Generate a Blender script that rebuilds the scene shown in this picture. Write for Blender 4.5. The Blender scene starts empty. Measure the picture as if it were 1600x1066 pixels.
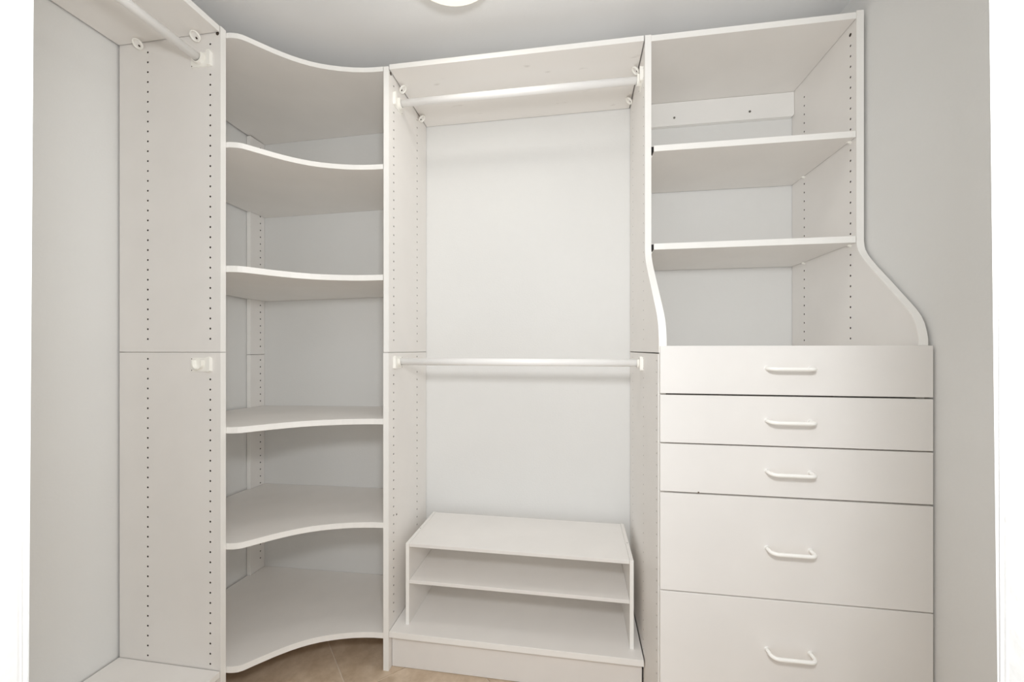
import bpy, bmesh, math, random
from mathutils import Vector, Matrix
random.seed(4)

# ------------------------------------------------------------------ camera, world, lights, exposure
H = 1.147                     # eye height; all coordinates below are metres relative to the eye, +H when built
scene = bpy.context.scene
COL = scene.collection
YAW = math.radians(8.9)
cam_d = bpy.data.cameras.new('camera')
cam_d.sensor_fit = 'HORIZONTAL'; cam_d.sensor_width = 36.0
cam_d.lens = 640.0 / 1600.0 * 36.0
cam_d.shift_y = 12.4 / 1600.0
cam_d.clip_start = 0.02
cam = bpy.data.objects.new('camera', cam_d); COL.objects.link(cam)
cam.location = (0, 0, H); cam.rotation_euler = (math.pi / 2, 0, YAW)
scene.camera = cam

world = bpy.data.worlds.new('room_light'); scene.world = world
world.use_nodes = True
bg = world.node_tree.nodes['Background']
bg.inputs['Color'].default_value = (0.96, 0.98, 1.0, 1)
bg.inputs['Strength'].default_value = 1.35

# the photographer's diffused flash held just above the camera in the doorway
fl = bpy.data.lights.new('flash_light', 'POINT'); fl.energy = 40.0; fl.color = (0.975, 0.99, 1.0)
fl.shadow_soft_size = 0.075
flo = bpy.data.objects.new('flash_light', fl); COL.objects.link(flo)
flo.location = (0.07, -0.06, H + 0.34)

vs = scene.view_settings
vs.view_transform = 'Standard'; vs.look = 'None'; vs.gamma = 1.0; vs.use_curve_mapping = False
vs.exposure = -0.28
scene.cycles.max_bounces = 18; scene.cycles.diffuse_bounces = 16; scene.cycles.glossy_bounces = 6   # a white closet lives on interreflection

# ------------------------------------------------------------------ materials
def mat(name, col, rough=0.5, noise=0.0, nscale=40.0, bump=0.0, bscale=200.0, spec=0.4, emit=None, estr=0.0, col2=None, detail=4.0):
    m = bpy.data.materials.new(name); m.use_nodes = True
    nt = m.node_tree; b = nt.nodes['Principled BSDF']
    b.inputs['Base Color'].default_value = (*col, 1)
    b.inputs['Roughness'].default_value = rough
    b.inputs['Specular IOR Level'].default_value = spec
    if noise or bump:
        tc = nt.nodes.new('ShaderNodeTexCoord')
    if noise:
        n = nt.nodes.new('ShaderNodeTexNoise'); n.inputs['Scale'].default_value = nscale
        n.inputs['Detail'].default_value = detail
        nt.links.new(tc.outputs['Object'], n.inputs['Vector'])
        r = nt.nodes.new('ShaderNodeMix'); r.data_type = 'RGBA'
        c2 = col2 if col2 else tuple(c * (1 - noise) for c in col)
        r.inputs[6].default_value = (*col, 1); r.inputs[7].default_value = (*c2, 1)
        mr = nt.nodes.new('ShaderNodeMapRange')
        mr.inputs[1].default_value = 0.35; mr.inputs[2].default_value = 0.65
        nt.links.new(n.outputs['Fac'], mr.inputs[0]); nt.links.new(mr.outputs[0], r.inputs[0])
        nt.links.new(r.outputs[2], b.inputs['Base Color'])
    if bump:
        n2 = nt.nodes.new('ShaderNodeTexNoise'); n2.inputs['Scale'].default_value = bscale
        n2.inputs['Detail'].default_value = 3.0
        nt.links.new(tc.outputs['Object'], n2.inputs['Vector'])
        bp = nt.nodes.new('ShaderNodeBump'); bp.inputs['Strength'].default_value = bump
        bp.inputs['Distance'].default_value = 0.002
        nt.links.new(n2.outputs['Fac'], bp.inputs['Height'])
        nt.links.new(bp.outputs['Normal'], b.inputs['Normal'])
    if emit:
        b.inputs['Emission Color'].default_value = (*emit, 1)
        b.inputs['Emission Strength'].default_value = estr
    return m

M = {}
M['laminate'] = mat('white_laminate', (0.868, 0.847, 0.822), 0.42, 0.03, 6.0, 0.04, 900.0)
M['edge'] = mat('white_edge_band', (0.955, 0.945, 0.918), 0.40, 0.02, 10.0)
M['hole'] = mat('shaded_chipboard_hole', (0.060, 0.044, 0.032), 0.9)  # chipboard brown darkened with the shade inside the drilled holes
M['black'] = mat('plain_black', (0.012, 0.012, 0.012), 0.5)
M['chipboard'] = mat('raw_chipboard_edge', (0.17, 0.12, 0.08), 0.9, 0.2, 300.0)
M['wall'] = mat('pale_grey_wall_paint', (0.805, 0.808, 0.798), 0.65, 0.015, 3.0, 0.22, 160.0)
M['ceiling'] = mat('pale_grey_ceiling_paint', (0.915, 0.923, 0.93), 0.75, 0.015, 3.0, 0.15, 140.0)
M['jamb'] = mat('white_plaster_paint', (0.82, 0.825, 0.82), 0.5, 0.0, 3.0, 0.5, 60.0)
M['rod'] = mat('white_enamel_tube', (0.975, 0.972, 0.965), 0.38, spec=0.5)
M['plastic'] = mat('white_plastic', (0.955, 0.945, 0.90), 0.35)
M['handle'] = mat('white_nylon_pull', (0.965, 0.955, 0.925), 0.3)
M['metal'] = mat('dull_screw_metal', (0.30, 0.29, 0.27), 0.4); M['metal'].node_tree.nodes['Principled BSDF'].inputs['Metallic'].default_value = 0.8
M['cleat'] = mat('white_cleat_paint', (0.925, 0.918, 0.90), 0.45, 0.02, 8.0)
M['grout'] = mat('tan_grout', (0.74, 0.64, 0.53), 0.9, 0.1, 60.0)
M['tile'] = mat('beige_ceramic_tile', (0.50, 0.385, 0.28), 0.35, 0.0, 9.0, 0.05, 90.0)
M['glass'] = mat('lit_opal_glass', (0.35, 0.34, 0.31), 0.3, emit=(1.0, 0.94, 0.79), estr=1.15)
M['pan'] = mat('white_light_pan', (0.8, 0.79, 0.76), 0.5)

def tile_variation():
    nt = M['tile'].node_tree; b = nt.nodes['Principled BSDF']
    tc = nt.nodes.new('ShaderNodeTexCoord')
    n1 = nt.nodes.new('ShaderNodeTexNoise'); n1.inputs['Scale'].default_value = 14.0; n1.inputs['Detail'].default_value = 7.0
    n1.inputs['Roughness'].default_value = 0.65
    cr = nt.nodes.new('ShaderNodeValToRGB')
    cr.color_ramp.elements[0].position = 0.36; cr.color_ramp.elements[0].color = (0.52, 0.40, 0.285, 1)
    cr.color_ramp.elements[1].position = 0.66; cr.color_ramp.elements[1].color = (0.69, 0.565, 0.435, 1)
    nt.links.new(tc.outputs['Object'], n1.inputs['Vector']); nt.links.new(n1.outputs['Fac'], cr.inputs['Fac'])
    nt.links.new(cr.outputs['Color'], b.inputs['Base Color'])
tile_variation()

def scuffed_laminate():
    m = mat('scuffed_white_laminate', (0.868, 0.847, 0.822), 0.42)
    nt = m.node_tree; b = nt.nodes['Principled BSDF']
    tc = nt.nodes.new('ShaderNodeTexCoord')
    mp = nt.nodes.new('ShaderNodeMapping'); mp.inputs['Scale'].default_value = (9.0, 30.0, 9.0)
    n = nt.nodes.new('ShaderNodeTexNoise'); n.inputs['Scale'].default_value = 1.0; n.inputs['Detail'].default_value = 2.5
    mr = nt.nodes.new('ShaderNodeMapRange'); mr.inputs[1].default_value = 0.665; mr.inputs[2].default_value = 0.73
    mix = nt.nodes.new('ShaderNodeMix'); mix.data_type = 'RGBA'
    mix.inputs[6].default_value = (0.868, 0.847, 0.822, 1); mix.inputs[7].default_value = (0.715, 0.69, 0.66, 1)
    nt.links.new(tc.outputs['Object'], mp.inputs['Vector']); nt.links.new(mp.outputs['Vector'], n.inputs['Vector'])
    nt.links.new(n.outputs['Fac'], mr.inputs[0]); nt.links.new(mr.outputs[0], mix.inputs[0])
    nt.links.new(mix.outputs[2], b.inputs['Base Color'])
    return m
M['scuffed'] = scuffed_laminate()

# ------------------------------------------------------------------ helpers
def origin_of(o):
    v = Vector((0, 0, 0))
    while o is not None:
        v += Vector(o.location); o = o.parent
    return v

def link_bm(name, bm, mats, parent=None, loc=None, smooth=False):
    """bm is in eye-relative coordinates; loc (eye-relative) becomes the object's origin."""
    if not isinstance(mats, (list, tuple)): mats = [mats]
    if loc is None:
        xs = [v.co for v in bm.verts]
        loc = Vector(((min(c.x for c in xs) + max(c.x for c in xs)) / 2,
                      (min(c.y for c in xs) + max(c.y for c in xs)) / 2, min(c.z for c in xs)))
    loc = Vector(loc)
    for v in bm.verts: v.co -= loc
    bmesh.ops.recalc_face_normals(bm, faces=bm.faces[:])
    me = bpy.data.meshes.new(name); bm.to_mesh(me); bm.free()
    for k in mats: me.materials.append(M[k])
    if smooth:
        for p in me.polygons: p.use_smooth = True
    o = bpy.data.objects.new(name, me); COL.objects.link(o)
    wl = loc + Vector((0, 0, H))
    if parent is not None:
        o.parent = parent; o.location = wl - origin_of(parent)
    else:
        o.location = wl
    return o

def thing(name, loc, label, cat, group=None):
    o = bpy.data.objects.new(name, None); COL.objects.link(o)
    o.empty_display_size = 0.1
    o.location = Vector(loc) + Vector((0, 0, H))
    o['label'] = label; o['category'] = cat
    if group: o['group'] = group
    return o

def add_box(bm, x0, x1, y0, y1, z0, z1, bev=0.0, mi=0, seg=1):
    r = bmesh.ops.create_cube(bm, size=1.0)
    vs_ = r['verts']
    for v in vs_:
        v.co = Vector(((x0 + x1) / 2 + v.co.x * (x1 - x0), (y0 + y1) / 2 + v.co.y * (y1 - y0), (z0 + z1) / 2 + v.co.z * (z1 - z0)))
    fs = {f for v in vs_ for f in v.link_faces}
    for f in fs: f.material_index = mi
    if bev:
        es = list({e for v in vs_ for e in v.link_edges})
        bmesh.ops.bevel(bm, geom=es, offset=bev, segments=seg, profile=0.5, affect='EDGES')

def box(name, dims, m, parent=None, bev=0.0008, seg=1):
    bm = bmesh.new(); add_box(bm, *dims, bev=bev, seg=seg)
    return link_bm(name, bm, m, parent)

def prism(bm, pts, axis, a0, a1, mi=0, bev=0.0):
    """extrude a 2D polygon. axis 'z': pts=(x,y); 'x': pts=(y,z); 'y': pts=(x,z)"""
    def P(p, a):
        if axis == 'z': return Vector((p[0], p[1], a))
        if axis == 'x': return Vector((a, p[0], p[1]))
        return Vector((p[0], a, p[1]))
    A = [bm.verts.new(P(p, a0)) for p in pts]; B = [bm.verts.new(P(p, a1)) for p in pts]
    n = len(pts); fs = [bm.faces.new(A), bm.faces.new(B[::-1])]
    for i in range(n):
        j = (i + 1) % n
        fs.append(bm.faces.new((A[i], B[i], B[j], A[j])))
    for f in fs: f.material_index = mi
    if bev:
        es = list({e for f in fs[:2] for e in f.edges})
        bmesh.ops.bevel(bm, geom=es, offset=bev, segments=1, profile=0.5, affect='EDGES')

def tube(bm, pts, r, n=14, cap=True):
    pts = [Vector(p) for p in pts]
    rings = []
    up = None
    for i, p in enumerate(pts):
        t = (pts[min(i + 1, len(pts) - 1)] - pts[max(i - 1, 0)]).normalized()
        if up is None:
            up = Vector((0, 0, 1)) if abs(t.z) < 0.9 else Vector((0, 1, 0))
        s_ = t.cross(up).normalized(); u_ = s_.cross(t).normalized(); up = u_
        rings.append([bm.verts.new(p + r * (math.cos(2 * math.pi * k / n) * s_ + math.sin(2 * math.pi * k / n) * u_)) for k in range(n)])
    for a, b in zip(rings, rings[1:]):
        for k in range(n):
            bm.faces.new((a[k], a[(k + 1) % n], b[(k + 1) % n], b[k]))
    if cap:
        bm.faces.new(rings[0][::-1]); bm.faces.new(rings[-1])

def disc(bm, c, axis, r, h, n=16, mi=0):
    """short cylinder starting at c and going h along axis"""
    c = Vector(c); ax = Vector(axis).normalized()
    o = ax.orthogonal().normalized(); q = ax.cross(o)
    A = [bm.verts.new(c + r * (math.cos(2 * math.pi * k / n) * o + math.sin(2 * math.pi * k / n) * q)) for k in range(n)]
    B = [bm.verts.new(v.co + ax * h) for v in A]
    fs = [bm.faces.new(A[::-1]), bm.faces.new(B)]
    for k in range(n):
        fs.append(bm.faces.new((A[k], A[(k + 1) % n], B[(k + 1) % n], B[k])))
    for f in fs: f.material_index = mi

def hole_rows(z0, z1, off=0.0):
    """shelf-pin holes stand 32 mm apart; off shifts the whole raster"""
    k0 = math.ceil((z0 - off) / 0.032); k1 = math.floor((z1 - off) / 0.032)
    return [off + 0.032 * k for k in range(k0, k1 + 1)]

def drilled_panel(name, axis, n0, n1, a0, a1, z0, z1, cols, rows, parent, faces=(0, 1), m='laminate', front=None, band=None, skip=(), hr=0.0032):
    """board normal to axis ('x' or 'y') from n0 to n1; a = other horizontal axis, a0..a1; cols = hole column positions.
       front: optional list of (a,z) that replaces the straight a0 side (curved front edge), top to bottom.
       band: where the edge band goes: 'lo' = a0 side, 'hi' = a1 side"""
    bm = bmesh.new()
    def P(n, a, z): return Vector((n, a, z)) if axis == 'x' else Vector((a, n, z))
    def face(vs_, mi=0):
        f = bm.faces.new([bm.verts.new(v) for v in vs_]); f.material_index = mi
    cw = 0.009
    cols = sorted(cols)
    rows = [r for r in rows if z0 + 0.012 < r < z1 - 0.012]
    for fi, n in ((0, n0), (1, n1)):
        inward = 0.008 * (1 if fi == 0 else -1)
        if fi not in faces:
            strips = [(a0, a1)] if not front else [(cols[0] - cw, a1)]
            holes = []
        else:
            edges_ = []; cur = a0 if not front else cols[0] - cw
            for c in cols:
                if c - cw > cur + 1e-6: edges_.append((cur, c - cw))
                cur = c + cw
            edges_.append((cur, a1)); strips = edges_; holes = cols
        for s0, s1 in strips:
            face([P(n, s0, z0), P(n, s1, z0), P(n, s1, z1), P(n, s0, z1)])
        for c in holes:
            zc = z0
            for r in rows:
                if (round(c, 3), round(r, 3)) in skip: continue
                lo, hi = r - 0.010, r + 0.010
                if lo > zc + 1e-5:
                    face([P(n, c - cw, zc), P(n, c + cw, zc), P(n, c + cw, lo), P(n, c - cw, lo)])
                ring = [(math.cos(math.pi / 4 * k), math.sin(math.pi / 4 * k)) for k in range(8)]
                sq = [(cw, 0), (cw, .010), (0, .010), (-cw, .010), (-cw, 0), (-cw, -.010), (0, -.010), (cw, -.010)]
                outer = [bm.verts.new(P(n, c + q[0], r + q[1])) for q in sq]
                inner = [bm.verts.new(P(n, c + hr * q[0], r + hr * q[1])) for q in ring]
                deep = [bm.verts.new(P(n + inward, c + hr * q[0], r + hr * q[1])) for q in ring]
                for k in range(8):
                    j = (k + 1) % 8
                    bm.faces.new((outer[k], outer[j], inner[j], inner[k]))
                    f = bm.faces.new((inner[k], inner[j], deep[j], deep[k])); f.material_index = 1
                f = bm.faces.new(deep); f.material_index = 1
                zc = hi
            face([P(n, c - cw, zc), P(n, c + cw, zc), P(n, c + cw, z1), P(n, c - cw, z1)])
        if front:
            b = cols[0] - cw
            face([P(n, b, z0), P(n, b, z1)] + [P(n, a, z) for a, z in front])
    # rim
    if front:
        prof = [(a1, z0), (a1, z1)] + list(front)
    else:
        prof = [(a1, z0), (a1, z1), (a0, z1), (a0, z0)]
    for i in range(len(prof)):
        p, q = prof[i], prof[(i + 1) % len(prof)]
        face([P(n0, *p), P(n1, *p), P(n1, *q), P(n0, *q)], 2)
    me_o = None
    # keep the given winding: recalc would be confused by the T-junctions, so orient by hand
    for f in bm.faces: f.normal_update()
    loc = P((n0 + n1) / 2, (a0 + a1) / 2, z0)
    for v in bm.verts: v.co -= loc
    me = bpy.data.meshes.new(name); bm.to_mesh(me); bm.free()
    me.materials.append(M[m]); me.materials.append(M['hole']); me.materials.append(M['chipboard'])
    o = bpy.data.objects.new(name, me); COL.objects.link(o)
    o.parent = parent; o.location = loc + Vector((0, 0, H)) - origin_of(parent)
    # edge band: a thin strip following the front edge
    if band:
        bb = bmesh.new(); t = 0.0014; e = 0.0003
        if front:
            path = list(front)
            nrm = []
            for i in range(len(path)):
                p = Vector(path[max(i - 1, 0)]); q = Vector(path[min(i + 1, len(path) - 1)])
                d = (q - p).normalized(); nrm.append(Vector((d.y, -d.x)))
            if nrm[0].x > 0: nrm = [-v for v in nrm]
            outer = [Vector(p) + v * t for p, v in zip(path, nrm)]
            inner = [Vector(p) for p in path]
            na, nb = n0 - e, n1 + e
            R = [[bb.verts.new(P(*args)) for args in ((na, i_.x, i_.y), (na, o_.x, o_.y), (nb, o_.x, o_.y), (nb, i_.x, i_.y))] for i_, o_ in zip(inner, outer)]
            for r1, r2 in zip(R, R[1:]):
                for k in range(4): bb.faces.new((r1[k], r1[(k + 1) % 4], r2[(k + 1) % 4], r2[k]))
            bb.faces.new(R[0]); bb.faces.new(R[-1][::-1])
        else:
            lo, hi = (a0 - t, a0) if band == 'lo' else (a1, a1 + t)
            if axis == 'x': add_box(bb, n0 - e, n1 + e, lo, hi, z0, z1, bev=0.0004)
            else: add_box(bb, lo, hi, n0 - e, n1 + e, z0, z1, bev=0.0004)
        link_bm('edge_band', bb, 'edge', o)
    return o

def board(name, x0, x1, y0, y1, z0, z1, parent, band=None, m='laminate', dz=None):
    """flat shelf; band = '-y' or '+x' edge band; dz(x,y) = sag of the shelf"""
    bm = bmesh.new(); add_box(bm, x0, x1, y0, y1, z0, z1, bev=0.0006)
    if dz:
        for v in bm.verts: v.co.z += dz(v.co.x, v.co.y)
    for f in bm.faces:
        f.normal_update()
        if abs(f.normal.z) < 0.3: f.material_index = 1
    o = link_bm(name, bm, [m, 'chipboard'], parent)
    if band:
        bb = bmesh.new(); t = 0.0014; e = 0.0003
        if band == '-y': add_box(bb, x0, x1, y0 - t, y0, z0 - e, z1 + e, bev=0.0004)
        else: add_box(bb, x1, x1 + t, y0, y1, z0 - e, z1 + e, bev=0.0004)
        link_bm('edge_band', bb, 'edge', o)
    return o

# ------------------------------------------------------------------ measured positions (eye-relative)
T = 0.019
XA, XB, XC = -0.6588, 0.2195, 0.8297          # right face of A, left face of B, left face of C
YB, YF = 1.743, 1.3724                        # back wall, front of the shallow panels
YD = 1.157                                    # front of the deep lower panels
YL = 1.1272                                   # near face of the end panel on the left
XLW, XLF = -1.4838, -1.1018                   # left wall, front of the left unit
XR = 0.858                                    # right wall
ZF, ZC = -1.147, 1.106                        # floor, ceiling
YJ0, YJ1, XJ0, XJ1 = 0.26, 0.36, -0.5893, 0.3110   # doorway wall and opening

# ------------------------------------------------------------------ the setting
def structure(o): o['kind'] = 'structure'; return o

def clip(poly, x0, x1, y0, y1):
    def cl(p, inside, inter):
        out = []
        for i in range(len(p)):
            a, b = p[i - 1], p[i]
            if inside(b):
                if not inside(a): out.append(inter(a, b))
                out.append(b)
            elif inside(a): out.append(inter(a, b))
        return out
    def ix(x): return lambda a, b: (x, a[1] + (b[1] - a[1]) * (x - a[0]) / (b[0] - a[0]))
    def iy(y): return lambda a, b: (a[0] + (b[0] - a[0]) * (y - a[1]) / (b[1] - a[1]), y)
    for ins, it in ((lambda p: p[0] >= x0, ix(x0)), (lambda p: p[0] <= x1, ix(x1)), (lambda p: p[1] >= y0, iy(y0)), (lambda p: p[1] <= y1, iy(y1))):
        if len(poly) < 3: return []
        poly = cl(poly, ins, it)
    return poly

FX0, FX1, FY0, FY1 = -1.60, 0.98, -0.9, 1.86
floor = structure(box('floor', (FX0, FX1, FY0, FY1, ZF - 0.06, ZF - 0.0025), 'grout', bev=0))
S = 0.405; G = 0.0026
R2 = math.sqrt(0.5)
p0, q0 = 0.514, -2.004                        # x+y and x-y of the two grout lines in view
for i in range(-8, 9):
    for j in range(-8, 9):
        # p = x+y in p0 + i*S*sqrt2 .. ; q = x-y
        pa, pb = p0 + i * S / R2 + G / R2, p0 + (i + 1) * S / R2 - G / R2
        qa, qb = q0 + j * S / R2 + G / R2, q0 + (j + 1) * S / R2 - G / R2
        sq = [((p + q) / 2, (p - q) / 2) for p, q in ((pa, qa), (pa, qb), (pb, qb), (pb, qa))]
        poly = clip(sq, XLW + 0.001, XR - 0.001, FY0 + 0.02, YB - 0.001)
        clean = []
        for p in poly:
            if not clean or (abs(p[0] - clean[-1][0]) + abs(p[1] - clean[-1][1])) > 1e-4: clean.append(p)
        if len(clean) > 2 and (abs(clean[0][0] - clean[-1][0]) + abs(clean[0][1] - clean[-1][1])) < 1e-4: clean.pop()
        if len(clean) < 3: continue
        area = abs(sum(clean[k - 1][0] * clean[k][1] - clean[k][0] * clean[k - 1][1] for k in range(len(clean)))) / 2
        if area < 0.002: continue
        bm = bmesh.new(); prism(bm, clean, 'z', ZF - 0.012, ZF)
        link_bm('tile', bm, 'tile', floor)

structure(box('wall_back', (FX0, FX1, YB, YB + 0.11, ZF - 0.06, ZC + 0.1), 'wall', bev=0))
structure(box('wall_left', (XLW - 0.11, XLW, YJ0, YB, ZF - 0.06, ZC + 0.1), 'wall', bev=0))
structure(box('wall_right', (XR, XR + 0.11, YJ0, YB, ZF - 0.06, ZC + 0.1), 'wall', bev=0))
structure(box('ceiling', (XLW, XR, YJ0, YB, ZC, ZC + 0.1), 'ceiling', bev=0))
bm = bmesh.new()
ZH = 0.90
outline = [(FX0, ZF), (XJ0, ZF), (XJ0, ZH), (XJ1, ZH), (XJ1, ZF), (FX1, ZF), (FX1, ZC + 0.1), (FX0, ZC + 0.1)]
prism(bm, outline, 'y', YJ0, YJ1)
bm.edges.ensure_lookup_table()
es = []
for e in bm.edges:
    a, b = e.verts[0].co, e.verts[1].co
    if abs(a.y - b.y) < 1e-6 and all(XJ0 - 1e-4 <= v.x <= XJ1 + 1e-4 for v in (a, b)):
        es.append(e)
bmesh.ops.bevel(bm, geom=es, offset=0.010, segments=4, profile=0.5, affect='EDGES')
structure(link_bm('wall_front', bm, 'jamb'))

# ------------------------------------------------------------------ unit on the left wall
u = thing('hanging_unit', ((XLW + XLF) / 2, 0.75, ZF), 'white laminate hanging unit along the left wall with drilled end panel and long rod', 'closet unit', 'white closet units')
SEAM = -0.0105
cL = [-1.3693, -1.1380]
xl0 = XLW + 0.0055
# rows whose holes are covered by the rod bracket are left out
rowsL_up = hole_rows(-0.02, 0.962); rowsL_lo = hole_rows(-1.0, -0.03)
drilled_panel('side_panel', 'y', YL, YL + T, xl0, XLF, SEAM + 0.0012, 1.0127, cL, rowsL_up, u, band='hi')
drilled_panel('side_panel', 'y', YL, YL + T, xl0, XLF, ZF, SEAM - 0.0012, cL, rowsL_lo, u, band='hi')
YN = 0.372
drilled_panel('side_panel', 'y', YN, YN + T, xl0, XLF, SEAM + 0.0012, 1.0127, cL, rowsL_up, u, band='hi', faces=(1,))
drilled_panel('side_panel', 'y', YN, YN + T, xl0, XLF, ZF, SEAM - 0.0012, cL, rowsL_lo, u, band='hi', faces=(1,))
topL = board('top_shelf', XLW + 0.0050, XLF - 0.003, YN + T + 0.0005, YL - 0.0018, 0.9935, 1.0117, u, band='+x')
lowL = board('bottom_shelf', XLW + 0.005, XLF - 0.002, YN + T + 0.0005, YL - 0.0016, -1.0290, -1.0100, u, band='+x')
box('toe_kick', (XLF - 0.036, XLF - 0.020, YN + T + 0.0005, YL - 0.0005, ZF, -1.0292), 'laminate', u)

# dark strips added to stand in for the shade in the wall gaps
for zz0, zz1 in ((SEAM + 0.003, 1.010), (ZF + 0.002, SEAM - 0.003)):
    box('gap_shade_strip', (XLW + 0.0006, xl0 - 0.0003, YL + 0.007, YL + T - 0.001, zz0, zz1), 'chipboard', u, bev=0)
box('gap_shade_strip', (XLW + 0.0006, XLW + 0.0048, YN + T + 0.001, YL - 0.003, 0.9985, 1.0105), 'chipboard', u, bev=0)
box('gap_shade_strip', (XLW + 0.0006, XLW + 0.0048, YN + T + 0.001, YL - 0.003, -1.0280, -1.0140), 'chipboard', u, bev=0)

def lock_fitting(parent, c, d, zs):
    """white cam fitting under a shelf end: ring wall open towards the shelf, tongue against the panel.
       c=(x,y) point on the panel face, d = direction (x,y) away from the panel, zs = underside of the shelf"""
    d = Vector((d[0], d[1], 0)); t = Vector((-d.y, d.x, 0)); up = Vector((0, 0, 1))
    r = 0.0138; w = 0.0024
    q = (r + w) / math.sqrt(2) + 0.0016
    c0 = Vector((c[0], c[1], zs)) + d * q - up * q
    ax = (d - up).normalized(); v1 = t; v2 = (d + up).normalized()
    bm = bmesh.new()
    n, k_ = 28, 8
    rings = []
    for i in range(n):
        a = 2 * math.pi * i / n
        rad = math.cos(a) * v1 + math.sin(a) * v2
        rings.append([bm.verts.new(c0 + rad * (r + w * math.cos(2 * math.pi * j / k_)) + ax * (w * 1.5 * math.sin(2 * math.pi * j / k_))) for j in range(k_)])
    for i in range(n):
        for j in range(k_):
            bm.faces.new((rings[i][j], rings[(i + 1) % n][j], rings[(i + 1) % n][(j + 1) % k_], rings[i][(j + 1) % k_]))
    disc(bm, c0 - ax * 0.004, ax, r, 0.0025, 20, mi=2)
    disc(bm, c0 - ax * 0.0016 - v2 * 0.0055, ax, 0.0032, 0.0006, 10, mi=1)
    link_bm('lock_fitting', bm, ['plastic', 'hole', 'laminate'], parent)
def bolt_hole(parent, c, axis, r=0.0055):
    bm = bmesh.new(); disc(bm, c, axis, r, 0.0012, 12)
    link_bm('bolt_hole', bm, 'hole', parent)
for x in (-1.3913, -1.1788): lock_fitting(topL, (x, YL - 0.0005), (0, -1), 0.9933)
bolt_hole(topL, (XLF - 0.010, YL, 0.9900), (0, -1, 0))

# ------------------------------------------------------------------ corner unit
u = thing('corner_shelf_unit', (-1.15, 1.5, ZF), 'tall white corner unit of six curved shelves between two drilled panels', 'closet unit', 'white closet units')
XAL = XA - T
curve = [(-1.1018, 1.1490), (-1.0905, 1.1497), (-1.0795, 1.1520), (-1.0670, 1.1562), (-1.0565, 1.1635), (-1.0470, 1.1745), (-1.0340, 1.1915), (-1.0180, 1.2110), (-1.0020, 1.2310), (-0.9840, 1.2505),
         (-0.9650, 1.2695), (-0.9430, 1.2880), (-0.9180, 1.3060), (-0.8900, 1.3218), (-0.8600, 1.3350), (-0.8250, 1.3480), (-0.7880, 1.3585), (-0.7500, 1.3660), (-0.7150, 1.3705), (XAL - 0.0018, 1.3722)]
def sag(x, y):
    # the shelves dip by 2 cm towards the back corner
    d = ((x + 1.1018) * -0.227 + (y - 1.149) * 0.424) / 0.481
    return -0.020 * max(d, 0) / 0.70
for z0, z1 in ((0.9905, 1.0062), (0.6420, 0.6585), (0.2455, 0.2646), (-0.2685, -0.2495), (-0.6380, -0.6195), (-1.0312, -1.0122)):
    bm = bmesh.new()
    g = 0.007
    post = [(XLW + 0.0225, YB - 0.001), (XLW + 0.0225, 1.652), (XLW + g, 1.652)] if z0 < 0.9 else [(XLW + g, YB - 0.001)]
    pts = list(curve) + [(XAL - 0.0018, YB - 0.001)] + post + [(XLW + g, YL + T + 0.0006)]
    prism(bm, pts, 'z', z0, z1)
    for v in bm.verts: v.co.z += sag(v.co.x, v.co.y)
    bmesh.ops.triangulate(bm, faces=[f for f in bm.faces if len(f.verts) > 4])
    for f in bm.faces:
        f.normal_update()
        if abs(f.normal.z) < 0.3: f.material_index = 1
    so = link_bm('curved_shelf', bm, ['laminate', 'chipboard'], u)
    bb = bmesh.new(); t = 0.0014; e = 0.0003
    R = []
    for i, p in enumerate(curve):
        a = Vector(curve[max(i - 1, 0)]); b = Vector(curve[min(i + 1, len(curve) - 1)])
        d = (b - a).normalized(); nn = Vector((d.y, -d.x)); o2 = Vector(p) + nn * t
        dz = sag(p[0], p[1])
        R.append([bb.verts.new((q.x, q.y, z + dz)) for q, z in ((Vector(p), z0 - e), (o2, z0 - e), (o2, z1 + e), (Vector(p), z1 + e))])
    for r1, r2 in zip(R, R[1:]):
        for k in range(4): bb.faces.new((r1[k], r1[(k + 1) % 4], r2[(k + 1) % 4], r2[k]))
    bb.faces.new(R[0]); bb.faces.new(R[-1][::-1])
    link_bm('edge_band', bb, 'edge', so)
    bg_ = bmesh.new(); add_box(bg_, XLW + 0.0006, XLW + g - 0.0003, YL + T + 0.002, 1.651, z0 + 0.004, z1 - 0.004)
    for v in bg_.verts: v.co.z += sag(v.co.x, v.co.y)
    link_bm('gap_shade_strip', bg_, 'chipboard', so)  # dark strip added as the shade between shelf and wall
# post in the corner, two stacked pieces, hung a little lower than the panels
PS = -0.026
px0, px1 = XLW + 0.0030, -1.4628
for a, b in ((PS + 0.0010, 0.9695), (ZF, PS - 0.0010)):
    drilled_panel('corner_post', 'x', px0, px1, 1.6565, YB - 0.001, a, b, [1.715], hole_rows(max(a, -1.0), b, -0.020), u, faces=(1,), band='lo')

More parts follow.
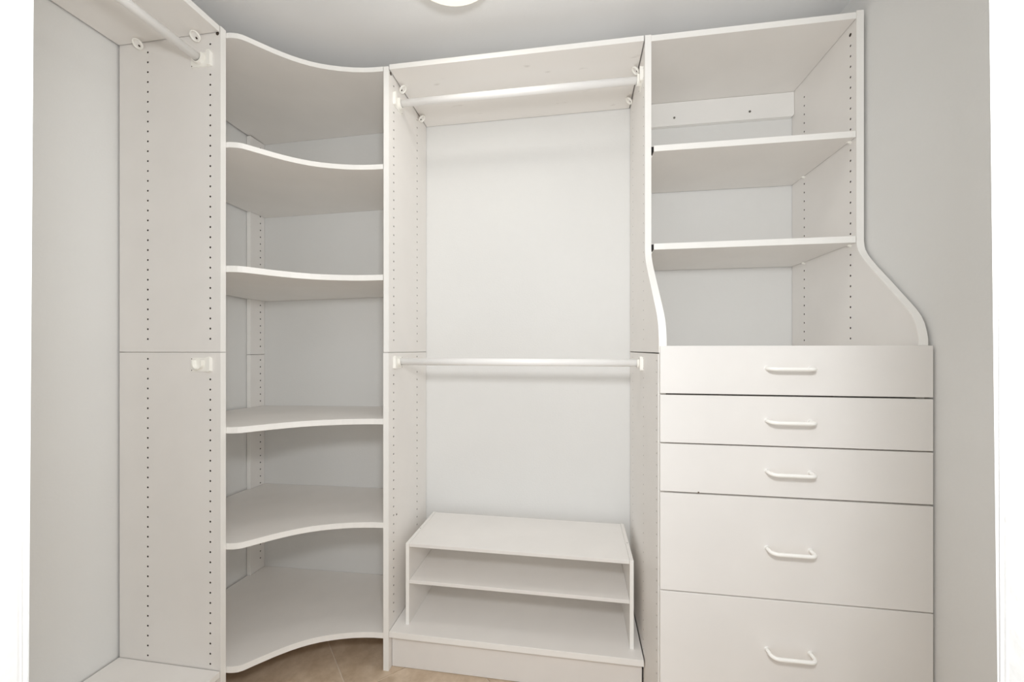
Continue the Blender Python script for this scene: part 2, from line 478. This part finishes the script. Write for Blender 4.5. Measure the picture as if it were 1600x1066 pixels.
# ------------------------------------------------------------------ middle hanging unit
u = thing('hanging_unit', ((XA + XB) / 2, 1.55, ZF), 'open white hanging unit in the middle with two rods and raised base shelf', 'closet unit', 'white closet units')
cA = [1.4121, 1.6362]
SA = -0.0127
drilled_panel('side_panel', 'x', XAL, XA, YF, YB - 0.0015, SA + 0.0012, 1.0062, cA, hole_rows(-0.004, 0.962), u, band='lo')
drilled_panel('side_panel', 'x', XAL - 0.0012, XA - 0.0004, YF, YB - 0.0015, ZF, SA - 0.0012, cA, hole_rows(-0.99, -0.03), u, band='lo')
lowA = [o for o in u.children if o.name.startswith('side_panel')][-1]
bm = bmesh.new(); disc(bm, (XA - 0.0012, 1.4375, -0.615), (1, 0, 0), 0.0036, 0.0012, 9)
link_bm('chip', bm, 'hole', lowA)
topM = board('top_shelf', XA + 0.0024, XB - 0.0034, YF, YB - 0.002, 0.9945, 1.0115, u, band='-y', m='scuffed', dz=lambda x, y: -0.007 * (y - YF) / 0.371 * (1 - 0.5 * (x - XA) / 0.88))
base = board('base_shelf', XA + 0.0008, XB - 0.0035, YF + 0.0005, YB - 0.002, -1.0265, -1.0065, u, band='-y')
box('toe_kick', (XA + 0.0015, XB - 0.0060, 1.3960, 1.4120, ZF + 0.0008, -1.0268), 'laminate', u)
for y in (1.463, 1.6555): lock_fitting(topM, (XA + 0.0005, y), (1, 0), 0.9940 - 0.007 * (y - YF) / 0.371)
for y in (1.4914, 1.6650): lock_fitting(topM, (XB - 0.0005, y), (-1, 0), 0.9940 - 0.004 * (y - YF) / 0.371)
bolt_hole(topM, (XA, YF + 0.014, 0.9890), (1, 0, 0))

# ------------------------------------------------------------------ drawer tower on the right
u = thing('drawer_tower', ((XB + XC) / 2, 1.45, ZF), 'white drawer tower at the right wall with five drawers under two open shelves', 'closet unit', 'white closet units')
YT = 1.1465
front_curve = [(YF, 1.0115), (YF, 0.325), (1.3700, 0.3080), (1.3650, 0.2930), (1.3560, 0.2790), (1.3440, 0.2640), (1.3152, 0.2335), (1.2860, 0.2050), (1.2593, 0.1790), (1.2360, 0.1555), (1.2129, 0.1325), (1.1950, 0.1145),
               (1.1800, 0.0990), (1.1660, 0.0815), (1.1560, 0.0620), (1.1500, 0.0425), (YT, 0.0250), (YT - 0.0005, 0.0085)]
SB = -0.0115
cB = [1.4046, 1.6577]; cC = [1.3990, 1.6565]
curveB = front_curve[:-1] + [(YT, SB + 0.0015)]
drilled_panel('side_panel', 'x', XB, XB + T, YT, YB - 0.0015, SB + 0.0015, 1.0115, cB, hole_rows(-0.004, 0.93), u, front=curveB, band='lo', hr=0.0022)
drilled_panel('side_panel', 'x', XB, XB + T, YD, YB - 0.0015, ZF, SB - 0.0015, [1.1790] + cB, hole_rows(-1.12, -0.03), u, band='lo', hr=0.0022)
curveC = [(YF, 1.0139)] + front_curve[1:]
drilled_panel('side_panel', 'x', XC, XC + T, YT, YB - 0.0015, 0.0085, 1.0139, cC, hole_rows(0.01, 0.945), u, front=curveC, band='lo')
drilled_panel('side_panel', 'x', XC, XC + T, YD, YB - 0.0015, ZF, 0.0079, [1.1790] + cC, hole_rows(-1.12, -0.03), u, band='lo', faces=(0,))
XB2 = XB + T
topR = board('top_shelf', XB2 + 0.0006, XC - 0.0008, YF, YB - 0.002, 0.9905, 1.0090, u, band='-y')
bolt_hole(topR, (XC, 1.3990, 0.9615), (-1, 0, 0), 0.0048)
for z0, z1 in ((0.6355, 0.6540), (0.3195, 0.3385)):
    sh = board('shelf', XB2 + 0.0085, XC - 0.0012, YF + 0.001, YB - 0.003, z0, z1, u, band='-y')
    bm = bmesh.new(); add_box(bm, XB2 + 0.0004, XB2 + 0.0080, YF + 0.004, YF + 0.020, z0 + 0.001, z1 - 0.001, bev=0.001)
    link_bm('gap_block', bm, 'black', sh)  # black block added to darken the gap at the shelf's left end
    for px, d in ((XC, -1), (XB2, 1)):
        for y in cC if d < 0 else cB:
            bm = bmesh.new()
            disc(bm, (px - d * 0.004, y, z0 - 0.0032), (d, 0, 0), 0.0026, 0.012, 10)
            add_box(bm, min(px, px + d * 0.010), max(px, px + d * 0.010), y - 0.0045, y + 0.0045, z0 - 0.0026, z0 - 0.0001, bev=0.0005)
            disc(bm, (px, y, z0 - 0.0040), (d, 0, 0), 0.0048, 0.0022, 12)
            link_bm('shelf_pin', bm, 'plastic', u)
# wall cleat with rounded lower corners
cy0 = 1.7235
bm = bmesh.new()
x0, x1, z0, z1, rr = XB2 + 0.001, XC - 0.0012, 0.8965, 0.9895, 0.010
pts = [(x0, z1), (x0, z0 + rr)] + [(x0 + rr - rr * math.cos(a), z0 + rr - rr * math.sin(a)) for a in [math.pi / 2 * k / 6 for k in range(1, 7)]]
pts += [(x1 - rr + rr * math.sin(a), z0 + rr - rr * math.cos(a)) for a in [math.pi / 2 * k / 6 for k in range(0, 7)]] + [(x1, z1)]
prism(bm, pts, 'y', cy0, YB - 0.0008, bev=0.0008)
cl = link_bm('wall_cleat', bm, 'cleat', u)
for x in (0.3887, 0.6697):
    bm = bmesh.new(); disc(bm, (x, cy0 + 0.0005, 0.927), (0, -1, 0), 0.0045, 0.0018, 14); disc(bm, (x, cy0 - 0.0012, 0.927), (0, -1, 0), 0.0016, 0.0004, 8, mi=1)
    link_bm('screw', bm, ['metal', 'hole'], cl)
board('deck', XB2 + 0.0006, XC - 0.0008, YD, YB - 0.002, -0.012, 0.0060, u)
box('toe_kick', (XB2 + 0.001, XC - 0.001, YD + 0.03, YD + 0.046, ZF, -0.905), 'laminate', u)

def pull_mesh():
    bm = bmesh.new()
    L, Dp, rc = 0.0505, 0.034, 0.016
    pts = [(-L + 0.000, 0.002, 0), (-L, -0.008, 0)]
    for k in range(0, 9):
        a = math.pi / 2 * k / 8
        pts.append((-L + rc - rc * math.cos(a), -(Dp - rc) - rc * math.sin(a), 0))
    pts2 = [(-p[0], p[1], p[2]) for p in pts[::-1]]
    tube(bm, pts + pts2, 0.0047, 12)
    for s in (-1, 1): disc(bm, (s * L, 0.0008, 0), (0, -1, 0), 0.0062, 0.0022, 14)
    bmesh.ops.recalc_face_normals(bm, faces=bm.faces[:])
    me = bpy.data.meshes.new('handle'); bm.to_mesh(me); bm.free()
    me.materials.append(M['handle'])
    for p in me.polygons: p.use_smooth = True
    return me
pull = pull_mesh()
YP = 1.135
rows = [(0.0082, -0.1176, -0.0500), (-0.1218, -0.2476, -0.1835), (-0.2512, -0.3769, -0.3125), (-0.3813, -0.6383, -0.5085), (-0.6415, -0.8990, -0.7670)]
for k, (zt, zb, zh) in enumerate(rows):
    bm = bmesh.new()
    add_box(bm, 0.2206, 0.8528, YP, YP + 0.0175, zb, zt, bev=0.0009)
    # drawer box behind the front
    bx0, bx1, by0, by1 = XB2 + 0.013, XC - 0.013, YP + 0.0175, 1.66
    hz0, hz1 = zb + 0.012, zt - 0.030
    for d in ((bx0, bx0 + 0.012, by0, by1, hz0, hz1), (bx1 - 0.012, bx1, by0, by1, hz0, hz1), (bx0 + 0.012, bx1 - 0.012, by1 - 0.012, by1, hz0, hz1), (bx0 + 0.012, bx1 - 0.012, by0, by1 - 0.012, hz0, hz0 + 0.008)):
        add_box(bm, *d, mi=1)
    if k == 2: disc(bm, (0.3165, YP + 0.0006, zb + 0.0012), (0, -1, 0), 0.0022, 0.0009, 9, mi=1)      # chipped lower edge
    dr = link_bm('drawer', bm, ['laminate', 'chipboard'], u)
    h = bpy.data.objects.new('handle', pull); COL.objects.link(h); h.parent = dr
    h.location = Vector((0.5318, YP, zh + H)) - origin_of(dr)

# ------------------------------------------------------------------ hanging rods and brackets
def bracket(bm, face, d, along, pz):
    """white cup bracket. face = point on the panel (rod axis) , d = direction away from the panel,
       along = direction from rod axis towards the panel's front edge"""
    d = Vector(d); al = Vector(along); up = Vector((0, 0, 1)); c = Vector((face[0], face[1], pz))
    def ext(pts, h0, h1):
        A = [bm.verts.new(c + al * p[0] + up * p[1] + d * h0) for p in pts]
        B = [bm.verts.new(c + al * p[0] + up * p[1] + d * h1) for p in pts]
        bm.faces.new(A); bm.faces.new(B[::-1])
        for k in range(len(pts)):
            j = (k + 1) % len(pts); bm.faces.new((A[k], B[k], B[j], A[j]))
    def rrect(x0, x1, y0, y1, r, n=4):
        o = []
        for cx_, cy_, a0 in ((x1 - r, y1 - r, 0), (x0 + r, y1 - r, 90), (x0 + r, y0 + r, 180), (x1 - r, y0 + r, 270)):
            for k in range(n + 1):
                a = math.radians(a0 + 90 * k / n); o.append((cx_ + r * math.cos(a), cy_ + r * math.sin(a)))
        return o
    ext(rrect(-0.032, 0.042, -0.024, 0.020, 0.003), 0.0, 0.0032)            # back plate
    ext(rrect(0.029, 0.042, -0.024, 0.023, 0.005), 0.0032, 0.0105)         # boss at the hole column
    # cup: U-shaped wall open at the top
    ri, ro = 0.0138, 0.0172
    U = [(-ro, 0.012)] + [(ro * math.cos(a), ro * math.sin(a)) for a in [math.pi + math.pi * k / 14 for k in range(15)]] + [(ro, 0.012)]
    V = [(ri, 0.012)] + [(ri * math.cos(a), ri * math.sin(a)) for a in [2 * math.pi - math.pi * k / 14 for k in range(15)]] + [(-ri, 0.012)]
    n = len(U)
    A = [[bm.verts.new(c + al * p[0] + up * p[1] + d * h) for p in U] for h in (0.003, 0.016)]
    B = [[bm.verts.new(c + al * p[0] + up * p[1] + d * h) for p in V[::-1]] for h in (0.003, 0.016)]
    for k in range(n - 1):
        bm.faces.new((A[0][k], A[0][k + 1], A[1][k + 1], A[1][k])); bm.faces.new((B[0][k], B[0][k + 1], B[1][k + 1], B[1][k]))
        bm.faces.new((A[1][k], A[1][k + 1], B[1][k + 1], B[1][k])); bm.faces.new((A[0][k], A[0][k + 1], B[0][k + 1], B[0][k]))
    for e in (0, n - 1): bm.faces.new((A[0][e], A[1][e], B[1][e], B[0][e]))
    for sx, sz in ((-0.029, 0.016), (-0.029, -0.020)):
        disc(bm, c + al * sx + up * sz + d * 0.0031, d, 0.0016, 0.0004, 8, mi=1)

RODR = 0.0130
def rod(label, p, q, d1, d2, along, zz):
    """p, q = axis points on the two panel faces"""
    mid = ((p[0] + q[0]) / 2, (p[1] + q[1]) / 2, zz - RODR)
    t = thing('hanging_rod', mid, label, 'closet rod', 'white hanging rods')
    a = Vector((p[0], p[1], zz)) + Vector(d1) * 0.0045; b = Vector((q[0], q[1], zz)) + Vector(d2) * 0.0045
    bm = bmesh.new(); tube(bm, [a, b], RODR, 28)
    o = link_bm('tube', bm, 'rod', t, smooth=False)
    for pl in o.data.polygons: pl.use_smooth = len(pl.vertices) == 4
    for f_, d_ in ((p, d1), (q, d2)):
        bm = bmesh.new(); bracket(bm, f_, d_, along, zz - 0.0005)
        link_bm('rod_bracket', bm, ['plastic', 'hole'], t)
YR = 1.448
rod('upper white rod across the middle unit just below its top shelf', (XA, YR), (XB, YR), (1, 0, 0), (-1, 0, 0), (0, -1, 0), 0.9175)
rod('lower white rod across the middle unit at the panel seam height', (XA, YR), (XB, YR), (1, 0, 0), (-1, 0, 0), (0, -1, 0), -0.0475)
XRD = -1.1730
rod('white rod running along the left wall beneath the top shelf', (XRD, YL), (XRD, YN + T), (0, -1, 0), (0, 1, 0), (1, 0, 0), 0.9150)
bm = bmesh.new(); bracket(bm, (XRD, YL), (0, -1, 0), (1, 0, 0), -0.0475)
e = link_bm('rod_bracket', bm, ['plastic', 'hole'])
e['label'] = 'empty white rod bracket on the left end panel below the seam'; e['category'] = 'bracket'

# ------------------------------------------------------------------ shoe rack
t = thing('shoe_rack', (-0.212, 1.56, -1.0065), 'low white two-tier shoe rack standing on the base shelf of the middle unit', 'shoe rack')
ry0, ry1, rz0, rz1 = 1.419, 1.712, -1.0063, -0.7095
rx0, rx1, rt = -0.6150, 0.1905, 0.0127
for a in (rx0, rx1 - rt):
    sp = box('side_panel', (a, a + rt, ry0, ry1, rz0, rz1), 'laminate', t)
    box('edge_band', (a, a + rt, ry0 - 0.0012, ry0, rz0, rz1 + 0.0003), 'edge', sp, bev=0.0003)
    bm = bmesh.new(); disc(bm, (a + rt / 2, 1.545, rz1 - 0.0006), (0, 0, 1), 0.0020, 0.0009, 10)
    link_bm('screw', bm, 'metal', sp)
for z in (-0.7105, -0.8440):
    sh = box('shelf', (rx0 + rt + 0.0004, rx1 - rt - 0.0004, ry0 + 0.001, ry1 - 0.002, z - 0.0127, z), 'laminate', t)

# ------------------------------------------------------------------ ceiling light
LX, LY = -0.350, 1.100
t = thing('ceiling_light', (LX, LY, ZC - 0.080), 'round lit opal glass ceiling light above the closet', 'ceiling light')
bm = bmesh.new()
def lathe(bm, prof, c, n=48):
    rings = []
    for r, z in prof:
        if r < 1e-6: rings.append([bm.verts.new((c[0], c[1], z))])
        else: rings.append([bm.verts.new((c[0] + r * math.cos(2 * math.pi * k / n), c[1] + r * math.sin(2 * math.pi * k / n), z)) for k in range(n)])
    for a, b in zip(rings, rings[1:]):
        for k in range(n):
            j = (k + 1) % n
            if len(a) == 1: bm.faces.new((a[0], b[j], b[k]))
            elif len(b) == 1: bm.faces.new((a[k], a[j], b[0]))
            else: bm.faces.new((a[k], a[j], b[j], b[k]))
lathe(bm, [(0.0, ZC - 0.0003), (0.122, ZC - 0.0003), (0.122, ZC - 0.010), (0.116, ZC - 0.012), (0.0, ZC - 0.012)], (LX, LY))
link_bm('pan', bm, 'pan', t)
bm = bmesh.new()
GR, GH = 0.140, 0.060
lathe(bm, [(0.126, ZC - 0.004)] + [(GR * math.cos(a), ZC - 0.020 - GH * math.sin(a)) for a in [math.radians(-12 + 102 * k / 12) for k in range(13)]][:-1] + [(0.0, ZC - 0.020 - GH)], (LX, LY))
link_bm('glass_shade', bm, 'glass', t, smooth=True)
ld = bpy.data.lights.new('ceiling_lamp_light', 'AREA'); ld.shape = 'DISK'; ld.size = 0.27; ld.energy = 1.9; ld.color = (1.0, 0.965, 0.91)
lo_ = bpy.data.objects.new('ceiling_lamp_light', ld); COL.objects.link(lo_)
lo_.location = (LX, LY, ZC - 0.083 + H)
